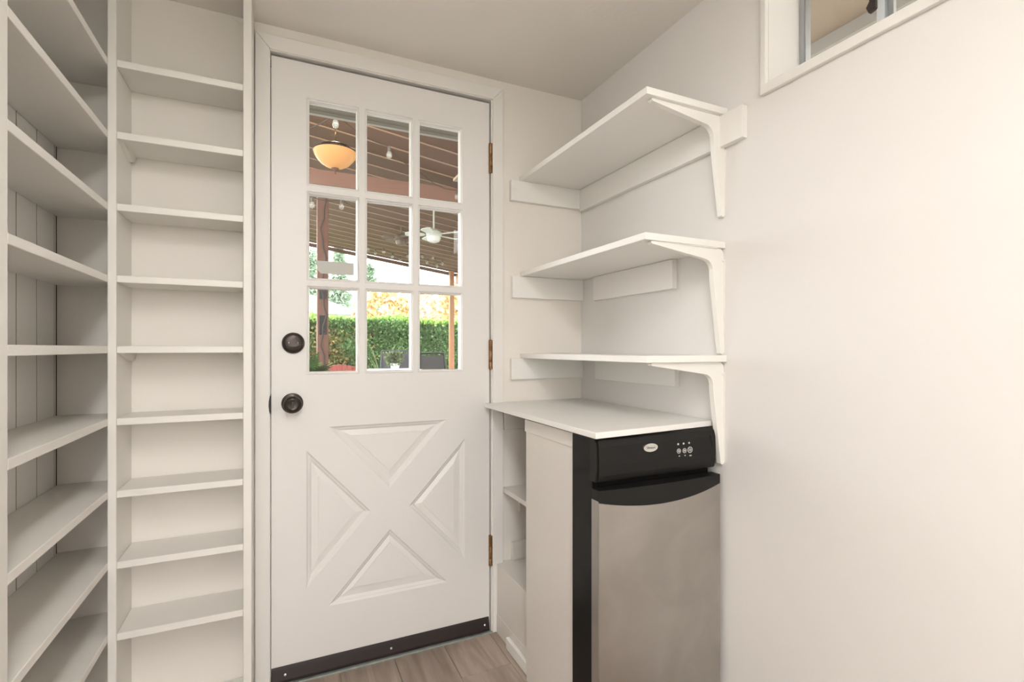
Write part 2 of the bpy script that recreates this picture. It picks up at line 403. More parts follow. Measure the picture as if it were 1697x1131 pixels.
# knob and deadbolt
kx, kz = .0336, .9195
kb = obj('door_knob', lathe((kx, YB, kz), (0, -1, 0), [(.0325, 0), (.0335, .003), (.031, .008), (.022, .011), (.0135, .014), (.0125, .026), (.016, .030), (.0235, .035), (.0275, .043), (.0272, .051), (.023, .057), (.0175, .0585), (.0165, .0565), (.0125, .0555)], 48), 'bronze', dr, smooth=True)
obj('turn_button', prism('y', [(kx - .0025, kz - .009), (kx + .0025, kz - .009), (kx + .003, kz + .009), (kx - .003, kz + .009)], [], YB - .0625, YB - .055), 'bronze', kb, bevel=.001)
obj('latch_face', B((dx0 - .001, dx0 + .001, FY + .008, FY + .032, kz - .028, kz + .028)), 'bronze', dr)
bx, bz = .0363, 1.118
db = obj('deadbolt', lathe((bx, YB, bz), (0, -1, 0), [(.0345, 0), (.0350, .004), (.033, .010), (.0270, .0125), (.0255, .0155), (.0225, .0165), (.012, .0170)], 48), 'bronze', dr, smooth=True)
arc = [(bx + .019 * math.cos(a), bz - .003 + .010 * math.sin(a)) for a in [PI + k * PI / 10 for k in range(11)]]
obj('thumb_turn', prism('y', [(bx + .019, bz - .0015), (bx - .019, bz - .0015)] + arc[1:-1], [], YB - .027, YB - .014), 'bronze', db, bevel=.0015)
for s in (-1, 1): obj('screw', lathe((bx + s * .0135, YB - .016, bz + .001), (0, -1, 0), [(.0014, 0), (.0012, .0012), (.0003, .0014)], 10), 'screw', db)
# sweep
sw = obj('door_sweep', prism('x', [(YB, .012), (YB - .012, .010), (YB - .013, .020), (YB - .006, .050), (YB - .003, .060), (YB, .060)], [], dx0, dx1 - .003), 'sweep', dr, bevel=.001)
for x in (.012, .355, .712): obj('screw', lathe((x, YB - .008, .034), (0, -1, .25), [(.0042, 0), (.0038, .002), (.001, .003)], 12), 'screw', sw)
obj('sticker', prism('y', [(.1240, 1.3560), (.2310, 1.3555), (.2310, 1.3990), (.1080, 1.3990), (.1090, 1.3840), (.1150, 1.3650)], [], FY + .0175, FY + .0192), 'sticker', dr)

# ------------------------------------------------------------------ built-in shelves
ZS = [1.8720, 1.6800, 1.4880, 1.2960, 1.1066, .9133, .7195, .5295, .3380, .1465, .0570]
ZS2 = ZS[:9] + [.0570]
YS = 1.652
s2 = empty('shelf_unit', (-.248, 1.72, 0), 'narrow built-in shelf tower with flat back wall, standing beside the door casing', 'shelves')
obj('side_panel', B((-.418, -.3987, YS - .0015, YB - .0005, 0, ZC - .001)), 'shelf', s2, bevel=.002)
obj('side_panel', B((-.1005, -.0785, YS - .0015, YB - .0005, 0, ZC - .001)), 'shelf', s2, bevel=.002)
for z in ZS2:
    obj('shelf_board', B((-.3985, -.1007, YS + random.uniform(0, .001), YB - .002, z - .019, z)), 'shelf', s2, bevel=.0016)
def support(x, zt, sgn, parent):
    pts = [(YS + .008, zt), (YB - .004, zt), (YB - .020, zt - .020), (YB - .034, zt - .023), (YB - .048, zt - .021)]
    obj('support_block', prism('x', pts, [], min(x, x + sgn * .012), max(x, x + sgn * .012)), 'shelf', parent)
for i in (1, 4, 7): support(-.3986, ZS[i] - .019, 1, s2)
for i in (4, 7): support(-.1006, ZS[i] - .019, -1, s2)
s1 = empty('shelf_unit', (-.49, 1.45, 0), 'built-in shelves along the wall lined with vertical planks, filling the corner', 'shelves')
obj('side_panel', B((XL + .0005, -.418, 1.088, 1.1213, 0, ZC - .001)), 'shelf', s1, bevel=.002)
for i, z in enumerate(ZS2):
    obj('shelf_board', B((XL + .0005, -.4182, 1.1215, YB - .001, z - .0195, z)), 'shelf', s1, bevel=.0016)

# ------------------------------------------------------------------ wall shelves on the right
def bracket(parent, zt, y, drop, reach):
    pts = [(XR - .001, zt - .020)] + [(XR - .001 - .02 * (1 - math.cos(a)), zt - .020 + .020 * math.sin(a)) for a in [k * PI / 12 for k in range(1, 7)]]
    pts += [(XR - reach, zt), (XR - reach - .004, zt - .004), (XR - reach, zt - .008)]
    cx, cz, r = XR - .076, zt - .068, .034
    pts += [(XR - .095, zt - .031)] + [(cx + r * math.sin(a), cz + r * math.cos(a)) for a in [k * PI / 14 for k in range(1, 7)]] + [(XR - .040, zt - .10)]
    pts += [(XR - .013, zt - drop), (XR - .007, zt - drop - .004), (XR - .001, zt - drop)]
    b = obj('bracket', prism('y', pts, [], y - .008, y + .008), 'bracket', parent, bevel=.004)
    bm = prism('x', [(y - .013, zt - .03), (y + .013, zt - .03), (y + .009, zt - drop + .004), (y, zt - drop - .006), (y - .009, zt - drop + .004)], [], XR - .0022, XR - .0002)
    obj('wall_flange', bm, 'bracket', b)
    obj('shelf_flange', prism('z', [(XR - .03, y - .013), (XR - .03, y + .013), (XR - reach + .01, y + .008), (XR - reach - .002, y), (XR - reach + .01, y - .008)], [], zt - .0022, zt - .0002), 'bracket', b)
    for z in (zt - .034, zt - drop + .012):
        obj('screw', lathe((XR - .006 if z > zt - .1 else XR - .0025, y - .0095 if z > zt - .1 else y - .006, z), (-.4, -1, 0), [(.0042, -.003), (.0042, 0), (.003, .0022), (.0005, .003)], 12), 'bracket', b)
    return b
SH = [dict(z=1.765, y0=1.033, x0=.864, cb=(.820, 1.684), cr=(.968, 1.7815, 1.675), drop=.285, lab='highest of the bracketed white wall shelves, on a long cleat running past its end'),
      dict(z=1.387, y0=1.042, x0=.866, cb=(.826, 1.301), cr=(1.2352, 1.681, 1.292), drop=.300, lab='middle one of the three bracketed white wall shelves, with a short cleat under it'),
      dict(z=1.062, y0=1.036, x0=.866, cb=(.821, .978), cr=(1.224, 1.668, .978), drop=.292, lab='lowest of the bracketed white wall shelves, just above the white counter')]
for s in SH:
    t = empty('wall_shelf', (1.01, 1.42, s['z']), s['lab'], 'shelf')
    obj('shelf_board', B((s['x0'], XR - .0005, s['y0'], YB - .0005, s['z'], s['z'] + .019)), 'wshelf', t, bevel=.0015)
    c = obj('back_cleat', B((s['cb'][0], XR - .001, YB - .019, YB, s['cb'][1], s['z'] - .0003)), 'wshelf', t, bevel=.0015)
    for x, z in ((s['cb'][0] + .02, s['cb'][1] + .045),): obj('nail', lathe((x, YB - .019, z), (0, -1, 0), [(.002, 0), (.0016, .0006)], 8), 'panel', c)
    c = obj('side_cleat', B((XR - .020, XR, s['cr'][0], s['cr'][1], s['cr'][2], s['z'] - .0008)), 'wshelf', t, bevel=.0015)
    ym = s['cr'][0] * .5 + s['cr'][1] * .5
    obj('nail', lathe((XR - .020, ym, s['cr'][2] + .04), (-1, 0, 0), [(.002, 0), (.0016, .0006)], 8), 'panel', c)
    bracket(t, s['z'] - .0002, 1.055 if s['z'] < 1.7 else 1.052, s['drop'], .262)

# ------------------------------------------------------------------ counter, side panel, cubby
ZK = .890
ct = tag(obj('countertop', prism('z', [(.710, 1.040), (XR - .004, 1.078), (XR - .004, YB - .0005), (.7895, YB - .0005), (.7895, YB - .0165), (.710, YB - .0165)], [], ZK - .016, ZK), 'wshelf', bevel=.002), 'thin white counter board laid over the black appliance', 'countertop')
pn = empty('cover_panel', (.735, 1.32, 0), 'tall off-white board covering the flank of the black appliance', 'panel')
obj('board', B((.7345, .7395, 1.180, 1.4790, .052, .858)), 'panel', pn, bevel=.001)
obj('top_batten', B((.7315, .7343, 1.177, 1.4830, .826, .866)), 'panel', pn, bevel=.001)
obj('kick_strip', B((.7360, .7395, 1.18, 1.4790, 0.001, .0515)), 'panel', pn)
obj('nail', lathe((.7345, 1.432, .075), (-1, 0, 0), [(.0028, 0), (.002, .001)], 8), 'screw', pn)
lb = empty('storage_box', (.9, 1.65, 0), 'low boxed-in off-white ledge between the door casing and the tall panel', 'box')
obj('box_front', B((.7600, .7720, 1.4860, YB - .0165, .0005, .266)), 'panel', lb, bevel=.001)
obj('box_lid', B((.7722, XR - .001, 1.540, YB - .0005, .252, .2655)), 'panel', lb, bevel=.001)
obj('front_batten', B((.7585, .7598, 1.4860, YB - .0165, .0005, .072)), 'panel', lb)
obj('latch_block', B((.7440, .7580, 1.495, 1.665, .004, .046)), 'wshelf', lb, bevel=.003)
cs = empty('cubby_shelf', (.97, 1.66, .536), 'small cubby shelf beneath the counter beside the door casing', 'shelf')
obj('shelf_board', B((.7905, XR - .001, 1.530, YB - .0005, .536, .555)), 'panel', cs, bevel=.001)
obj('cleat', B((.858, XR - .001, YB - .018, YB - .0005, .452, .5355)), 'panel', cs, bevel=.001)
c2 = tag(obj('wall_cleat', B((.7905, XR - .001, YB - .019, YB - .0005, .783, .873)), 'panel', bevel=.001), 'wooden cleat holding up the counter at the back wall', 'cleat')
obj('nail', lathe((.812, YB - .019, .842), (0, -1, 0), [(.0022, 0), (.0018, .0008)], 8), 'latch', c2)
c3 = tag(obj('wall_cleat', B((.8265, XR - .001, YB - .019, YB - .0005, .2665, .336)), 'panel', bevel=.001), 'short wooden block on the wall above the low ledge', 'cleat')
obj('nail', lathe((.838, YB - .019, .305), (0, -1, 0), [(.0022, 0), (.0018, .0008)], 8), 'panel', c3)

# ------------------------------------------------------------------ mini fridge
fr = empty('mini_fridge', (.93, 1.28, 0), 'black and stainless mini fridge standing under the white counter', 'fridge')
fx0, fx1 = .7225, 1.1325
obj('body', B((.7400, 1.128, 1.080, 1.478, .02, .869)), 'blackside', fr, bevel=.003)
obj('side_frame', B((.7255, .7398, 1.078, 1.176, .022, .868)), 'blackside', fr, bevel=.002)
# control panel: rounded fascia, profile in y/z
prof = [(1.082, .872), (1.068, .8725), (1.058, .866), (1.0535, .85), (1.0515, .80), (1.0545, .775), (1.0605, .7595), (1.082, .7585)]
cp = obj('control_panel', prism('x', prof, [], fx0 + .006, fx1 - .004), 'black', fr, bevel=.0015)
for xa, xb in ((fx0, fx0 + .0058), (fx1 - .0038, fx1)):
    obj('end_cap', prism('x', [(1.084, .871), (1.067, .871), (1.0585, .862), (1.056, .80), (1.062, .760), (1.084, .7595)], [], xa, xb), 'black', cp, bevel=.001)
def yface(z):   # front of fascia at height z
    for (a, za), (b, zb) in zip(prof[2:], prof[3:]):
        if zb <= z <= za: return a + (b - a) * (za - z) / (za - zb)
    return 1.052
bxc, bzc = at(1077.3, 742, 1.0525).x, at(1077.3, 742, 1.0525).z
yb_ = yface(bzc)
ell = lambda rx, rz, n=40: [(bxc + rx * math.cos(2 * PI * k / n), bzc + rz * math.sin(2 * PI * k / n)) for k in range(n)]
bd = obj('badge', prism('y', ell(.0225, .0102), [], yb_ - .0030, yb_ + .001), 'badge', cp)
obj('badge_rim', prism('y', ell(.0235, .0112), [ell(.0212, .0092)], yb_ - .0038, yb_ + .001), 'badgerim', bd)
def text(s, cx, cz, y, size, m, parent, name='lettering', shear=0.0):
    cu = bpy.data.curves.new(name, 'FONT'); cu.body = s; cu.size = size; cu.align_x = 'CENTER'; cu.align_y = 'CENTER'; cu.extrude = .0002; cu.shear = shear
    tmp = bpy.data.objects.new('tmp', cu); C.objects.link(tmp)
    dg = bpy.context.evaluated_depsgraph_get(); me = bpy.data.meshes.new_from_object(tmp.evaluated_get(dg))
    C.objects.unlink(tmp); bpy.data.objects.remove(tmp)
    bm = bmesh.new(); bm.from_mesh(me); bpy.data.meshes.remove(me)
    for v in bm.verts: v.co = Vector((cx + v.co.x, y - v.co.z, cz + v.co.y))
    return obj(name, bm, m, parent)
text('Whirlpool', bxc + .0006, bzc - .0006, yb_ - .0032, .0068, 'printdark', bd, shear=.25)
obj('swirl_mark', tube([(bxc - .0125 + .0042 * math.cos(a) , yb_ - .0033, bzc + .003 + .0022 * math.sin(a)) for a in [k * PI / 8 for k in range(-3, 11)]], .0004, 6), 'printdark', bd)
def ringmesh(cx, cz, r0, r1, y):
    n = 28
    L = lambda r: [(cx + r * math.cos(2 * PI * k / n), cz + r * math.sin(2 * PI * k / n)) for k in range(n)]
    return prism('y', L(r1), [L(r0)] if r0 else [], y - .0012, y + .001)
for (u, v, r) in ((1124.7, 748, .0066), (1134.1, 747.2, .0066), (1143.2, 745.8, .0085)):
    p = at(u, v, 1.0525); y = yface(p.z)
    bt = obj('button', ringmesh(p.x, p.z, r * .78, r, y), 'print', cp)
    obj('button_face', ringmesh(p.x, p.z, 0, r * .74, y + .0003), 'black', bt)
    obj('button_mark', ringmesh(p.x, p.z, r * .16 if r < .008 else r * .22, r * .42, y - .0003), 'print', bt)
for (u, v) in ((1123.8, 736.6), (1132.8, 735.6), (1142, 734.5)):
    p = at(u, v, 1.0525); obj('indicator_light', ringmesh(p.x, p.z, 0, .0027, yface(p.z)), 'print', cp)
for (u, v, wd) in ((1125.4, 756.2, .0042), (1134.8, 755.2, .0030), (1143.8, 755.2, .0075)):
    p = at(u, v, 1.0525); y = yface(p.z); obj('button_caption', B((p.x - wd / 2, p.x + wd / 2, y - .0008, y + .001, p.z - .0014, p.z + .0014)), 'print', cp)
obj('panel_slot', prism('y', [(fx1 - .026, .853), (fx1 - .0245, .853), (fx1 - .015, .815), (fx1 - .0165, .815)], [], 1.0512, 1.056), 'dark', cp)
# door with a curved black handle band
dxa, dxb = .7235, 1.1375
N = 24
yfd = lambda x: 1.046 - .012 * (1 - ((x - (dxa + dxb) / 2) / ((dxb - dxa) / 2)) ** 2)
zband = lambda x: .716 - .026 * (1 - ((x - (dxa + dxb) / 2 + .01) / ((dxb - dxa) / 2 + .01)) ** 2)
xs = [dxa + (dxb - dxa) * k / N for k in range(N + 1)]
def slabcurve(zlo, zhi, yback=1.077):
    bm = bmesh.new(); R = []
    for x in xs:
        R.append([bm.verts.new(p) for p in ((x, yfd(x), zlo(x)), (x, yfd(x), zhi(x)), (x, yback, zhi(x)), (x, yback, zlo(x)))])
    for a, b in zip(R, R[1:]):
        for i in range(4): bm.faces.new((a[i], a[(i + 1) % 4], b[(i + 1) % 4], b[i]))
    bm.faces.new(R[0]); bm.faces.new(R[-1]); return bm
fd = obj('fridge_door', slabcurve(lambda x: .105, lambda x: zband(x) - .0006), 'steel', fr, smooth=True)
obj('handle_band', slabcurve(zband, lambda x: .7415), 'black', fd, smooth=True)
obj('door_edge_strip', B((dxa - .0015, dxa - .0002, 1.047, 1.0765, .105, .715)), 'steel', fd)
obj('toe_grille', B((.740, 1.128, 1.062, 1.079, .012, .098)), 'black', fr, bevel=.002)
obj('gasket', B((.733, 1.128, 1.0772, 1.0798, .11, .735)), 'dark', fr)
for x in (.76, 1.10):
    for y in (1.11, 1.45): obj('foot', lathe((x, y, 0.0005), (0, 0, 1), [(.015, 0), (.015, .008), (.008, .009), (.008, .0198)], 14), 'black', fr)

# ------------------------------------------------------------------ high window
wn = empty('window_1', (XR + .13, (WY0 + WY1) / 2, WZ0), kind='structure')
t0, t1, tz0, tz1 = WY0 - .016, WY1 + .0158, WZ0 - .025, WZ1 + .020
tp = prism('x', rect(t0, t1, tz0, tz1), [rect(WY0, WY1, WZ0, WZ1)], XR - .013, XR)
obj('window_trim', tp, 'trim', wn, bevel=.002)
gx = XR + .132
obj('frame', xframe((WY0 + .001, WY1 - .001, WZ0 + .001, WZ1 - .001), (WY0 + .016, WY1 - .0145, WZ0 + .020, WZ1 - .014), gx - .012, gx + .014), 'alu', wn)
ys_ = .700
f1 = obj('sash', xframe((ys_ - .009, WY1 - .015, WZ0 + .0205, WZ1 - .0145), (ys_ + .009, WY1 - .018, WZ0 + .030, WZ1 - .022), gx - .011, gx), 'alu', wn)
obj('meeting_stile', B((gx - .0135, gx - .0112, ys_ - .008, ys_ + .008, WZ0 + .021, WZ1 - .015)), 'alupale', f1)
obj('pane', B((gx - .006, gx - .003, ys_ + .008, WY1 - .017, WZ0 + .029, WZ1 - .021)), 'glass', f1)
f2 = obj('sash', xframe((WY0 + .017, ys_ + .006, WZ0 + .0205, WZ1 - .0145), (WY0 + .03, ys_ - .020, WZ0 + .030, WZ1 - .022), gx + .001, gx + .012), 'alu', wn)
obj('pane', B((gx + .005, gx + .008, WY0 + .029, ys_ - .019, WZ0 + .029, WZ1 - .021)), 'glass', f2)
obj('latch', prism('x', [(.706, 1.900), (.722, 1.896), (.728, 1.912), (.720, 1.925), (.728, 1.945), (.722, 1.990), (.708, 1.985)], [], gx - .022, gx - .0112), 'latch', wn, bevel=.002)
w2 = empty('added_window', (-.17, YF - .08, .55), kind='structure')  # added window, unseen, lets in the frontal daylight
def yframe(o, i, a, b):
    (p0, p1, q0, q1), (r0, r1, s0, s1) = o, i
    return B((p0, r0, a, b, q0, q1), (r1, p1, a, b, q0, q1), (r0, r1, a, b, q0, s0), (r0, r1, a, b, s1, q1))
obj('frame', yframe((V2[0] + .001, V2[1] - .001, V2[2] + .001, V2[3] - .001), (V2[0] + .03, V2[1] - .03, V2[2] + .03, V2[3] - .03), YF - .11, YF - .06), 'trim', w2, bevel=.002)  # frame of the added window
obj('casing', yframe((V2[0] - .045, V2[1] + .045, V2[2] - .045, V2[3] + .045), V2, YF + .0002, YF + .014), 'trim', w2, bevel=.002)  # casing of the added window
obj('pane', B((V2[0] + .028, V2[1] - .028, YF - .087, YF - .083, V2[2] + .028, V2[3] - .028)), 'glass', w2)  # pane of the added window
# portals only guide the sampling of daylight through the panes
def portal(loc, rot, sx, sy):
    l = bpy.data.lights.new('window_portal', 'AREA'); l.shape = 'RECTANGLE'; l.size = sx; l.size_y = sy; l.cycles.is_portal = True
    o = bpy.data.objects.new('window_portal', l); C.objects.link(o); o.location = loc; o.rotation_euler = rot
portal((-.17, YF - .14, 1.315), (PI / 2, 0, PI), .70, 1.53)
# eave outside this window
sv = tag(obj('eave_soffit', B((XR + WT, 2.21, -2.0, 4.0, 2.50, 2.52)), 'frost'), kind='structure')
tag(obj('eave_fascia', B((2.2105, 2.24, -2.0, 4.0, 2.445, 2.66)), 'fascia'), kind='structure')

tag(obj('added_side_wall', B((3.4, 3.55, -5.0, 4.6, -.21, 3.3)), mat('pale_side_wall_siding', (.52, .50, .46), .75)), kind='structure')  # wall added to block direct sky at the high window

# ------------------------------------------------------------------ ceiling lamp added out of view to light the pantry
LX, LY = 0.0, -.30
lp_ = empty('added_ceiling_lamp', (LX, LY, ZC), 'long white ceiling lamp added out of view to light the pantry', 'lamp')
obj('added_lamp_housing', B((LX - .12, LX + .12, LY - .62, LY + .62, ZC - .03, ZC - .0005)), 'bracket', lp_, bevel=.004)
M['diff'] = mat('added_lamp_diffuser', (.9, .9, .88), .5, emit=((1, .975, .955), 9))
obj('added_diffuser', B((LX - .115, LX + .115, LY - .615, LY + .615, ZC - .085, ZC - .0302)), 'diff', lp_, bevel=.01)
ld = bpy.data.lights.new('added_lamp_light', 'AREA'); ld.shape = 'RECTANGLE'; ld.size = .22; ld.size_y = 1.2; ld.energy = ADDED_LAMP_W; ld.color = (1, .98, .958)
lo = bpy.data.objects.new('added_lamp_light', ld); C.objects.link(lo); lo.parent = lp_; lo.location = (0, 0, -.088)

# ================================================================== outside
tag(obj('rear_bounce_slab', B((-4, 5.2, -9, YF - WT - .001, -.20, -.03)), mat('rear_bounce_concrete', (.40, .38, .35), .8, noise=(5, .12), bump=(30, .2))), kind='structure')  # unseen pale slab added to bounce daylight into the rear opening
tag(obj('side_bounce_slab', B((XR + WT, 5.2, YF - WT, YB + WT - .001, -.20, -.03)), mat('pale_bounce_concrete', (.34, .325, .30), .8, noise=(5, .12), bump=(30, .2))), kind='structure')  # slab added below the high window to bounce sky light onto the soffit
tag(obj('patio_slab', B((-8, 9, YB + WT, 10.6, -.20, -.02)), 'concrete'), kind='structure')
tag(obj('lawn', B((-60, 60, -40, 90, -.5, -.21)), 'lawn'), kind='structure')
ev = tag(obj('house_eave', B((-3, 1.30, YB + WT + .001, 2.70, 2.300, 2.32)), 'soffit'), kind='structure')
obj('eave_fascia', B((-3, 1.30, 2.7005, 2.725, 2.284, 2.44)), 'fascia', ev)
RZ = lambda x: 3.15 - .138 * x
pr_ = empty('patio_roof', (1.3, 6, 3.0), 'sloping brown board ceiling of the patio cover, seen through the door panes', 'roof')
def slopebox(x0, x1, y0, y1, dz0, dz1):
    bm = bmesh.new()
    v = [bm.verts.new((x, y, RZ(x) + dz)) for x in (x0, x1) for y in (y0, y1) for dz in (dz0, dz1)]
    for f in ((0, 1, 3, 2), (4, 6, 7, 5), (0, 4, 5, 1), (2, 3, 7, 6), (0, 2, 6, 4), (1, 5, 7, 3)): bm.faces.new([v[i] for i in f])
    return bm
bsrc = src = None; y = 2.75; PW = .292
while y < 9.9:
    if src is None: src = obj('roof_board', slopebox(-3, 6.5, y, y + PW - .012, 0, .022), 'roofboard', pr_); base = WORLD[src].copy(); y00 = y
    else: again(src, 'roof_board', base + Vector((0, y - y00, 0)), pr_)
    if bsrc is None: bsrc = obj('edge_light_strip', slopebox(-3, 6.5, y - .013, y + .001, -.010, -.001), 'paleedge', pr_); bbase = WORLD[bsrc].copy()  # pale strips put in as the light along lapped board edges
    else: again(bsrc, 'edge_light_strip', bbase + Vector((0, y - y00, 0)), pr_)
    y += PW
YE = y
obj('seam_light_sheet', slopebox(-3, 6.5, 2.74, YE, .030, .034), 'sheet', pr_)  # added above the boards so their gaps show sky light
obj('edge_beam', slopebox(-3, 6.5, YE - .04, YE, -.08, -.013), 'roofboard', pr_)
tag(obj('patio_beam', B((-2.0, 2.1, 5.20, 5.29, 2.70, 2.845)), 'beam'), 'pinkish horizontal beam crossing under the patio roof boards', 'beam')
tag(obj('patio_beam', B((3.31, 3.45, 5.4, YE - .07, 2.45, 2.655)), 'cedar'), 'brown side beam under the patio roof, meeting the slim post', 'beam')
# posts
p0 = at(534.5, 450, 5.245)
ps = empty('patio_post', (p0.x, 5.245, -.02), 'dark red wooden patio post wrapped with cable and black plates', 'post')
obj('post', B((p0.x - .052, p0.x + .052, 5.195, 5.2995, -.02, 2.699)), 'redwood', ps, bevel=.006)
for (va, vb) in ((478, 496), (523, 555)):
    za, zb = at(530, va, 5.19).z, at(530, vb, 5.19).z
    obj('plate', B((p0.x - .036, p0.x + .034, 5.186, 5.1945, zb, za)), 'iron', ps, bevel=.004)
pts = [(p0.x + .02 * math.sin(k * 1.1) + (.012 if k % 2 else -.006), 5.186, 2.65 - k * .095) for k in range(22)]
obj('cable', tube(pts, .007, 6), 'cable', ps)
p1 = at(748.3, 500, YE - .12)
tag(obj('patio_post', B((p1.x - .047, p1.x + .047, YE - .165, YE - .0705, -.02, RZ(p1.x) - .003)), 'cedar', bevel=.006), 'slim orange-brown wooden post at the far edge of the patio', 'post')
# pendant bowl lamp
pc = at(555.5, 252, 4.2); R0 = .160
pl = empty('pendant_lamp', (pc.x, pc.y, pc.z), 'glowing amber glass bowl lamp hanging under the patio roof', 'lamp')
M['amber'] = mat('amber_glass', (.42, .21, .08), .35, emit=((1.0, .46, .15), .44))
bowl = [(R0, 0), (R0 * 1.02, -.006), (R0 * .97, -.03), (R0 * .86, -.06), (R0 * .68, -.092), (R0 * .45, -.115), (R0 * .2, -.130), (.012, -.134)]
bm = bmesh.new(); n = 72
L = [[(pc.x + (r * (1 + .012 * (k % 2))) * math.cos(2 * PI * k / n), pc.y + (r * (1 + .012 * (k % 2))) * math.sin(2 * PI * k / n), pc.z + d) for k in range(n)] for r, d in bowl]
obj('bowl', rings(L, False, True), 'amber', pl, smooth=True)
obj('finial', lathe((pc.x, pc.y, pc.z - .130), (0, 0, -1), [(.028, 0), (.030, .006), (.014, .022), (.006, .028), (.009, .036), (.006, .044), (.001, .047)], 20), 'redwood', pl, smooth=True)
obj('rim', lathe((pc.x, pc.y, pc.z - .004), (0, 0, 1), [(R0 * 1.02, 0), (R0 * 1.05, .004), (R0 * 1.02, .009), (R0 * .98, .009), (R0 * .98, 0)], 48, close_first=False, close_last=False), 'bronze', pl, smooth=True)
obj('stem', tube([(pc.x, pc.y, pc.z + .01), (pc.x, pc.y, RZ(pc.x) - .02)], .006, 8), 'bronze', pl)
obj('stem_plate', lathe((pc.x, pc.y, pc.z + .006), (0, 0, 1), [(.13, 0), (.12, .03), (.05, .06), (.01, .075)], 28), 'bronze', pl, smooth=True)
obj('canopy', lathe((pc.x, pc.y, RZ(pc.x) - .004), (0, 0, -1), [(.06, 0), (.055, .02), (.01, .03)], 24), 'bronze', pl, smooth=True)
pld = bpy.data.lights.new('pendant_light', 'POINT'); pld.energy = 7; pld.color = (1, .62, .28); pld.shadow_soft_size = .04
plo = bpy.data.objects.new('pendant_light', pld); C.objects.link(plo); plo.parent = pl; plo.location = (0, 0, .16)
# string lights
def stringlight(label, pts, r, hang=.05, cab=.003):
    P = [at(*p) for p in pts]
    t = empty('string_lights', P[0], label, 'string lights')
    cp_ = []
    tops = [p + Vector((0, 0, hang)) for p in P]
    for a, b in zip(tops, tops[1:]):
        for k in range(6):
            f = k / 6; q = a.lerp(b, f); q.z -= .06 * math.sin(PI * f) * min(1, (b - a).length); cp_.append(q)
    cp_.append(tops[-1])
    obj('cable', tube(cp_, cab, 6), 'cable', t)
    for p in P:
        so = obj('socket', lathe(p + Vector((0, 0, hang)), (0, 0, -1), [(r * .45, 0), (r * .55, hang * .3), (r * .5, hang * .75)], 12), 'socket', t)
        obj('bulb', lathe(p + Vector((0, 0, hang * .3)), (0, 0, -1), [(r * .4, 0), (r * .75, r * .6), (r, r * 1.5), (r * .8, r * 2.2), (r * .3, r * 2.6)], 16), 'bulb', so, smooth=True)
stringlight('strand of clear bulbs above the amber bowl lamp', [(500, 230, 3.3), (556, 202, 3.3), (645, 254, 3.7), (690, 290, 4.1), (757, 324, 4.7)], .021)
stringlight('strand of clear bulbs around the red post', [(495, 330, 4.6), (517, 337, 4.6), (566, 340, 4.8), (600, 352, 5.1)], .022)
far = [(610, 412, 8.6), (622, 418, 8.6), (636, 416, 8.7), (650, 424, 8.8), (663, 430, 8.9), (676, 424, 8.9), (692, 430, 9), (700, 424, 9), (708, 434, 9), (718, 426, 9), (724, 440, 9), (733, 436, 9)]
stringlight('strand of tiny bulbs sagging at the far edge of the patio roof', far, .024, .045)
# ceiling fans
def fan(c, r, m, label, ph):
    t = empty('ceiling_fan', c, label, 'fan')
    hb = obj('motor', lathe(c + Vector((0, 0, .05)), (0, 0, -1), [(.03, -.03), (.085, 0), (.10, .02), (.10, .06), (.07, .075)], 24), m, t, smooth=True)
    obj('light_bowl', lathe(c + Vector((0, 0, -.02)), (0, 0, -1), [(.085, 0), (.088, .02), (.07, .06), (.03, .075)], 24), 'table' if m == 'fan' else m, t, smooth=True)
    obj('downrod', tube([c + Vector((0, 0, .07)), (c.x, c.y, RZ(c.x) - .001)], .012, 8), m, t)
    for k in range(5):
        a = ph + 2 * PI * k / 5; d = Vector((math.cos(a), math.sin(a), 0)); s = Vector((-d.y, d.x, .18))
        pts = [(.11, .02), (.16, .045), (r * .9, .062), (r, .035)]
        top = [c + d * q + s * h for q, h in pts] + [c + d * q - s * h for q, h in reversed(pts)]
        bm = rings([top, [p + Vector((0, 0, .008)) for p in top]], True, True)
        obj('blade', bm, m, t)
fan(at(719, 390, 6.2), .36, 'fan', 'white ceiling fan with a light bowl under the patio roof', .35)
fan(at(665, 397, 7.5), .30, 'fandark', 'dark ceiling fan farther off under the patio roof', .9)

# foliage
def leaves(n, sample, size, aspect=.45, bend=0, up=0.0):
    """n small folded leaves; sample() -> (position, outward normal or None)"""
    V, Fc = [], []
    for _ in range(n):
        p, nr = sample(); s = size * random.uniform(.6, 1.3)
        d = Vector((random.gauss(0, 1), random.gauss(0, 1), random.gauss(0, 1) + up))
        if nr is not None: d = d * .6 + nr
        d.normalize(); q = d.cross(Vector((random.gauss(0, 1), random.gauss(0, 1), random.gauss(0, 1)))).normalized() * s * aspect; h = d.cross(q).normalized() * s * .12
        k = len(V); V += [p, p + d * s * .5 + q + h, p + d * s, p + d * s * .5 - q + h]; Fc.append((k, k + 1, k + 2)); Fc.append((k, k + 2, k + 3))
    return V, Fc
def leafobj(name, V, Fc, m, parent):
    bm = bmesh.new(); vs = [bm.verts.new(v) for v in V]
    for f in Fc: bm.faces.new([vs[i] for i in f])
    o = obj(name, bm, m, parent); return o
HY, HZ = 12.0, at(640, 532, 12.0).z
hd = empty('hedge', (3, HY + .5, -.21), 'clipped green hedge beyond the patio, with browned patches', 'hedge')
obj('hedge_core', B((-1.6, 7.6, HY + .30, HY + 1.0, -.21, HZ - .08)), 'hedgecore', hd)
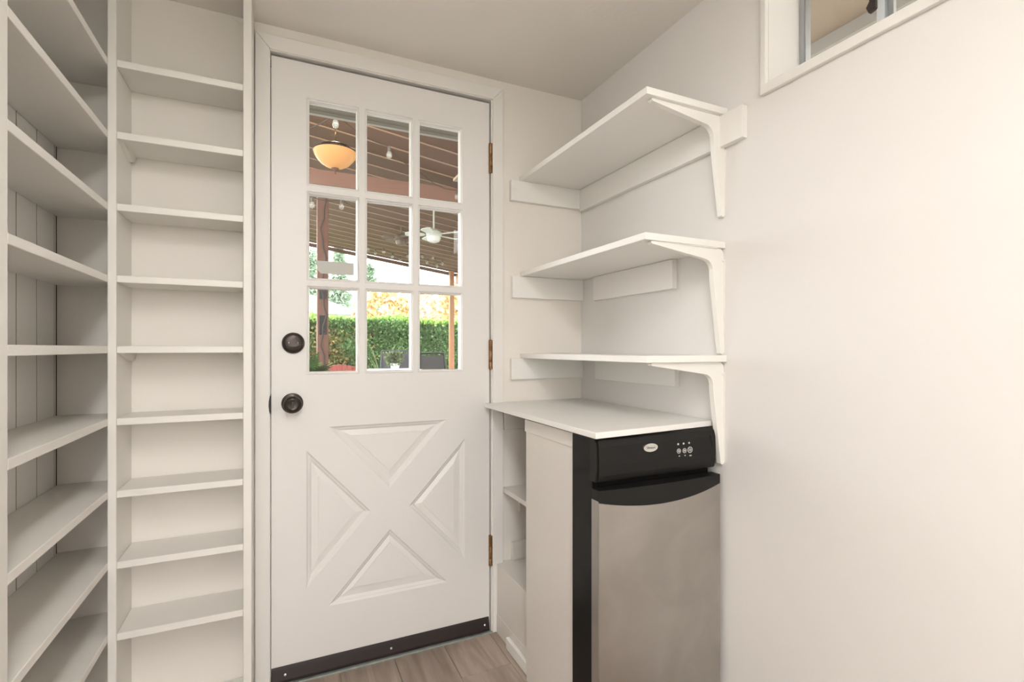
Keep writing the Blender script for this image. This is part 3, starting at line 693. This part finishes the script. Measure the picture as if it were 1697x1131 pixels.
def hs():
    x = random.uniform(-1.6, 7.6); z = random.uniform(.35, HZ) if random.random() < .85 else random.uniform(-.2, .35)
    dep = .10 * math.sin(x * 2.3) + .07 * math.sin(x * 5.1 + z * 3) + .05 * math.sin(z * 9 + x)
    return Vector((x, HY + dep + random.uniform(-.03, .12), z)), Vector((0, -.8, .5))
obj_h = leafobj('hedge_leaves', *leaves(76000, hs, .06, .42), 'hedge', hd)
def hb():
    x = random.gauss(1.05, .42); z = random.gauss(.95, .35)
    return Vector((x, HY + .10 * math.sin(x * 2.3) - .04 + random.uniform(-.03, .06), z)), Vector((0, -.8, -.1))
leafobj('browned_leaves', *leaves(1400, hb, .075, .4), 'hedgebrown', hd)
def ht():
    x = random.uniform(-1.6, 7.6)
    return Vector((x, HY + random.uniform(-.05, .9), HZ - .08 + random.uniform(0, .11 + .05 * math.sin(x * 3)))), Vector((0, -.2, 1))
leafobj('hedge_top_growth', *leaves(15000, ht, .10, .35), 'hedgetop', hd)
def blob(c, rx, ry, rz):
    def f():
        d = Vector((random.gauss(0, 1), random.gauss(0, 1), random.gauss(0, 1))).normalized(); k = random.uniform(.55, 1) ** .5
        wob = 1 + .18 * math.sin(5 * d.x + 3 * c.x) + .15 * math.sin(7 * d.z + c.y)
        return Vector((c.x + d.x * rx * k * wob, c.y + d.y * ry * k * wob, c.z + d.z * rz * k * wob)), d
    return f
def shrub(u, vtop, yv, rx, m, label, group=None, n=4200, size=.16):
    top = at(u, vtop, yv); h = top.z + .21
    t = empty('autumn_tree', (top.x, yv, -.21), label, 'tree', group)
    obj('trunk', tube([(top.x, yv, -.21), (top.x + .05, yv, h * .35), (top.x - .03, yv, h * .6)], [.12, .09, .05], 8), 'bark', t)
    leafobj('foliage', *leaves(n, blob(Vector((top.x, yv, top.z - h * .40)), rx, rx * .8, h * .40), size, .5), m, t)
shrub(640, 482, 15.4, 1.0, 'autumn', 'golden autumn tree behind the hedge, beside the pale roof')
shrub(700, 486, 19.5, 1.3, 'autumn2', 'rusty pink autumn tree behind the hedge')
shrub(760, 480, 15.4, .72, 'autumn', 'golden autumn tree behind the hedge, past the slim post')
shrub(598, 505, 18.8, .6, 'autumn2', 'small rusty autumn shrub in front of the pale roof')
def conifer(u, vtop, yv, r, label, n=2600):
    top = at(u, vtop, yv); h = top.z + .21
    t = empty('conifer', (top.x, yv, -.21), label, 'tree')
    obj('trunk', tube([(top.x, yv, -.21), (top.x, yv, h * .5), (top.x, yv, top.z - .05)], [.16, .1, .02], 8), 'bark', t)
    def f():
        k = random.random() ** .7; z = top.z - k * h * .8; rr = r * k * (.75 + .25 * math.sin(z * 7)) * math.sqrt(random.random()); a = random.uniform(0, 2 * PI)
        return Vector((top.x + rr * math.cos(a), yv + rr * math.sin(a), z)), Vector((math.cos(a), math.sin(a), -.3))
    leafobj('foliage', *leaves(n, f, .42, .24), 'conifer', t)
conifer(562, 400, 34.6, 1.3, 'tall conifer rising above the pale neighbouring roof')
conifer(517, 415, 39, 1.3, 'slender conifer behind the red post')
conifer(613, 436, 40, 1.8, 'shorter conifer behind the golden autumn tree')
conifer(775, 462, 30, 1.6, 'conifer beside the slim orange post')
# neighbouring house
hA = at(545, 497, 27)
nh = empty('neighbour_house', (hA.x - 1.5, 28, -.21), 'pale neighbouring house with a grey hipped roof behind the hedge', 'house')
z0 = at(600, 522, 27).z
obj('wall', B((hA.x - 6, hA.x + 1.25, 27.3, 32, -.21, z0)), 'nwall', nh)
bm = bmesh.new(); bs = [bm.verts.new(p) for p in ((hA.x - 6.3, 27, z0), (hA.x + 1.9, 27, z0), (hA.x + 1.9, 32.3, z0), (hA.x - 6.3, 32.3, z0))]
rg = [bm.verts.new((hA.x - 3.2, 29.6, hA.z + .45)), bm.verts.new((hA.x - .6, 29.6, hA.z + .45))]
for f in ((bs[0], bs[1], rg[1], rg[0]), (bs[1], bs[2], rg[1]), (bs[2], bs[3], rg[0], rg[1]), (bs[3], bs[0], rg[0]), (bs[3], bs[2], bs[1], bs[0])): bm.faces.new(f)
obj('roof', bm, 'nroof', nh)

# patio furniture
TZ, PZ = .775, -.02
tc_ = at(640, 612, 7.9)
tb = empty('patio_table', (tc_.x, 7.9, PZ), 'white topped patio table set beyond the door', 'table')
obj('tabletop', B((tc_.x - .62, tc_.x + .50, 7.35, 8.22, TZ - .03, TZ)), 'table', tb, bevel=.004)
for x in (tc_.x - .55, tc_.x + .43):
    for yy in (7.42, 8.15): obj('leg', tube([(x, yy, PZ), (x, yy, TZ - .031)], .022, 10), 'table', tb)
pp = at(654.5, 612, 7.75); pp.z = TZ
po = empty('potted_plant', pp, 'small leafy plant in a white pot on the patio table', 'plant')
obj('pot', lathe(pp + Vector((0, 0, .0005)), (0, 0, 1), [(.058, 0), (.072, .085), (.076, .088), (.076, .098), (.068, .098), (.066, .088), (.01, .086)], 24), 'pot', po, smooth=True)
leafobj('foliage', *leaves(420, blob(pp + Vector((-.01, 0, .165)), .10, .09, .075), .055, .4), 'plant', po)
def chair(c, wdt, zt, m, label, framem='iron', rz=0):
    t = empty('patio_chair', (c.x, c.y, PZ), label, 'chair')
    x0, x1 = c.x - wdt / 2, c.x + wdt / 2; y = c.y
    bm = rings([[(x0 + .02, y + .05 * k, .42 + (zt - .46) * k), (x1 - .02, y + .05 * k, .42 + (zt - .46) * k), (x1 - .02, y + .05 * k + .012, .42 + (zt - .46) * k), (x0 + .02, y + .05 * k + .012, .42 + (zt - .46) * k)] for k in (0, .25, .5, .75, 1)], True, True)
    obj('backrest', bm, m, t)
    for x in (x0, x1): obj('back_post', tube([(x, y - .02, .40), (x, y + .025, .42 + (zt - .42) * .5), (x + (.02 if x == x0 else -.02), y + .055, zt)], .016, 8), framem, t)
    obj('top_rail', tube([(x0 + .02, y + .055, zt), (c.x, y + .058, zt + .006), (x1 - .02, y + .055, zt)], .015, 8), framem, t)
    obj('seat', B((x0 + .02, x1 - .02, y - .48, y - .01, .40, .42)), m, t, bevel=.006)
    for x in (x0, x1):
        obj('leg', tube([(x, y - .46, PZ), (x, y - .45, .40)], .015, 8), framem, t); obj('leg', tube([(x, y + .04, PZ), (x, y - .02, .40)], .015, 8), framem, t)
        obj('armrest', tube([(x, y - .45, .41), (x, y - .43, .62), (x, y + .0, .64)], .015, 8), framem, t)
chair(at(655.5, 590, 8.75), .49, at(655, 582, 8.80).z, 'sling', 'plain grey sling patio chair behind the potted plant', 'sling')
chair(at(718, 590, 8.5), .46, at(718, 586, 8.55).z, 'mesh', 'black mesh patio chair beside the slim orange post')
# red slatted chair
rc = at(563, 606, 6.2)
t = empty('slatted_chair', (rc.x, 6.2, PZ), 'red patio chair with a ribbed curved back', 'chair')
for k in range(7):
    a = (k - 3) / 3; x = rc.x + a * .165; zt = rc.z + .012 - .03 * a * a
    obj('back_slat', prism('y', [(x - .026, .38), (x + .026, .38), (x + .026, zt - .006), (x + .018, zt), (x - .018, zt), (x - .026, zt - .006)], [], 6.2 + .02 * a * a, 6.222 + .02 * a * a), 'redcush', t, bevel=.004)
obj('back_rail', B((rc.x - .2, rc.x + .2, 6.243, 6.265, .60, .66)), 'redcush', t)
obj('seat', B((rc.x - .22, rc.x + .22, 5.72, 6.19, .36, .385)), 'redcush', t, bevel=.004)
for x in (rc.x - .2, rc.x + .2):
    obj('leg', B((x - .02, x + .02, 5.72, 5.76, PZ, .3595)), 'redcush', t); obj('leg', B((x - .02, x + .02, 6.244, 6.284, PZ, .5995)), 'redcush', t)
# fern on a stand
fp = at(516, 612, 3.9); fz = fp.z - .06
fe = empty('potted_fern', (fp.x, 3.9, PZ), 'dark green fern in a pot by the red post', 'plant')
obj('stand', lathe((fp.x, 3.9, PZ), (0, 0, 1), [(.15, 0), (.14, .02), (.04, .04), (.035, fz - .25), (.12, fz - .235), (.12, fz - .215)], 24), 'iron', fe, smooth=True)
obj('pot', lathe((fp.x, 3.9, PZ + fz - .214), (0, 0, 1), [(.09, 0), (.125, .19), (.135, .19), (.135, .215), (.12, .215), (.115, .19), (.01, .185)], 24), 'terracotta', fe, smooth=True)
V, Fc = [], []
for k in range(46):
    a = random.uniform(0, 2 * PI); Ln = random.uniform(.16, .27); el = random.uniform(.25, 1.25)
    prev = Vector((fp.x, 3.9, fz - .02)); d = Vector((math.cos(a) * math.cos(el), math.sin(a) * math.cos(el), math.sin(el)))
    side = Vector((-math.sin(a), math.cos(a), 0))
    for s in range(12):
        prev = prev + d * Ln / 12; d = (d + Vector((0, 0, -.07))).normalized(); wd = .045 * (1 - abs(s - 4) / 9)
        for sg in (-1, 1):
            q = prev + side * sg * wd + d * .02; i = len(V)
            V += [prev, prev + d * .012, q, prev - d * .006 + side * sg * wd * .5]; Fc += [(i, i + 1, i + 2), (i, i + 2, i + 3)]
leafobj('fronds', V, Fc, 'fern', fe)
# arching plant by the grey chair
gp = at(632, 612, 10.4)
ap = empty('arching_plant', (gp.x, 10.4, PZ), 'pale arching leafy plant around the grey chair', 'plant')
obj('pot', lathe((gp.x, 10.4, PZ), (0, 0, 1), [(.14, 0), (.19, .36), (.2, .36), (.2, .40), (.17, .40), (.165, .37), (.01, .36)], 20), 'pot', ap, smooth=True)
V, Fc = [], []
for k in range(34):
    a = random.uniform(0, 2 * PI); p = Vector((gp.x, 10.4, .36)); el = random.uniform(.7, 1.4); d = Vector((math.cos(a) * math.cos(el), math.sin(a) * math.cos(el), math.sin(el))); side = Vector((-math.sin(a), math.cos(a), .2)) ; Ln = random.uniform(.7, 1.1)
    rowp = []
    for s in range(11):
        wd = .018 * (1 - (s / 10) ** 2) + .002; rowp.append((p - side * wd, p + side * wd)); p = p + d * Ln / 10; d = (d + Vector((0, 0, -.11))).normalized()
    i = len(V)
    for a_, b_ in rowp: V += [a_, b_]
    Fc += [(i + 2 * s, i + 2 * s + 1, i + 2 * s + 3, i + 2 * s + 2) for s in range(10)]
leafobj('leaves', V, Fc, 'plant', ap)
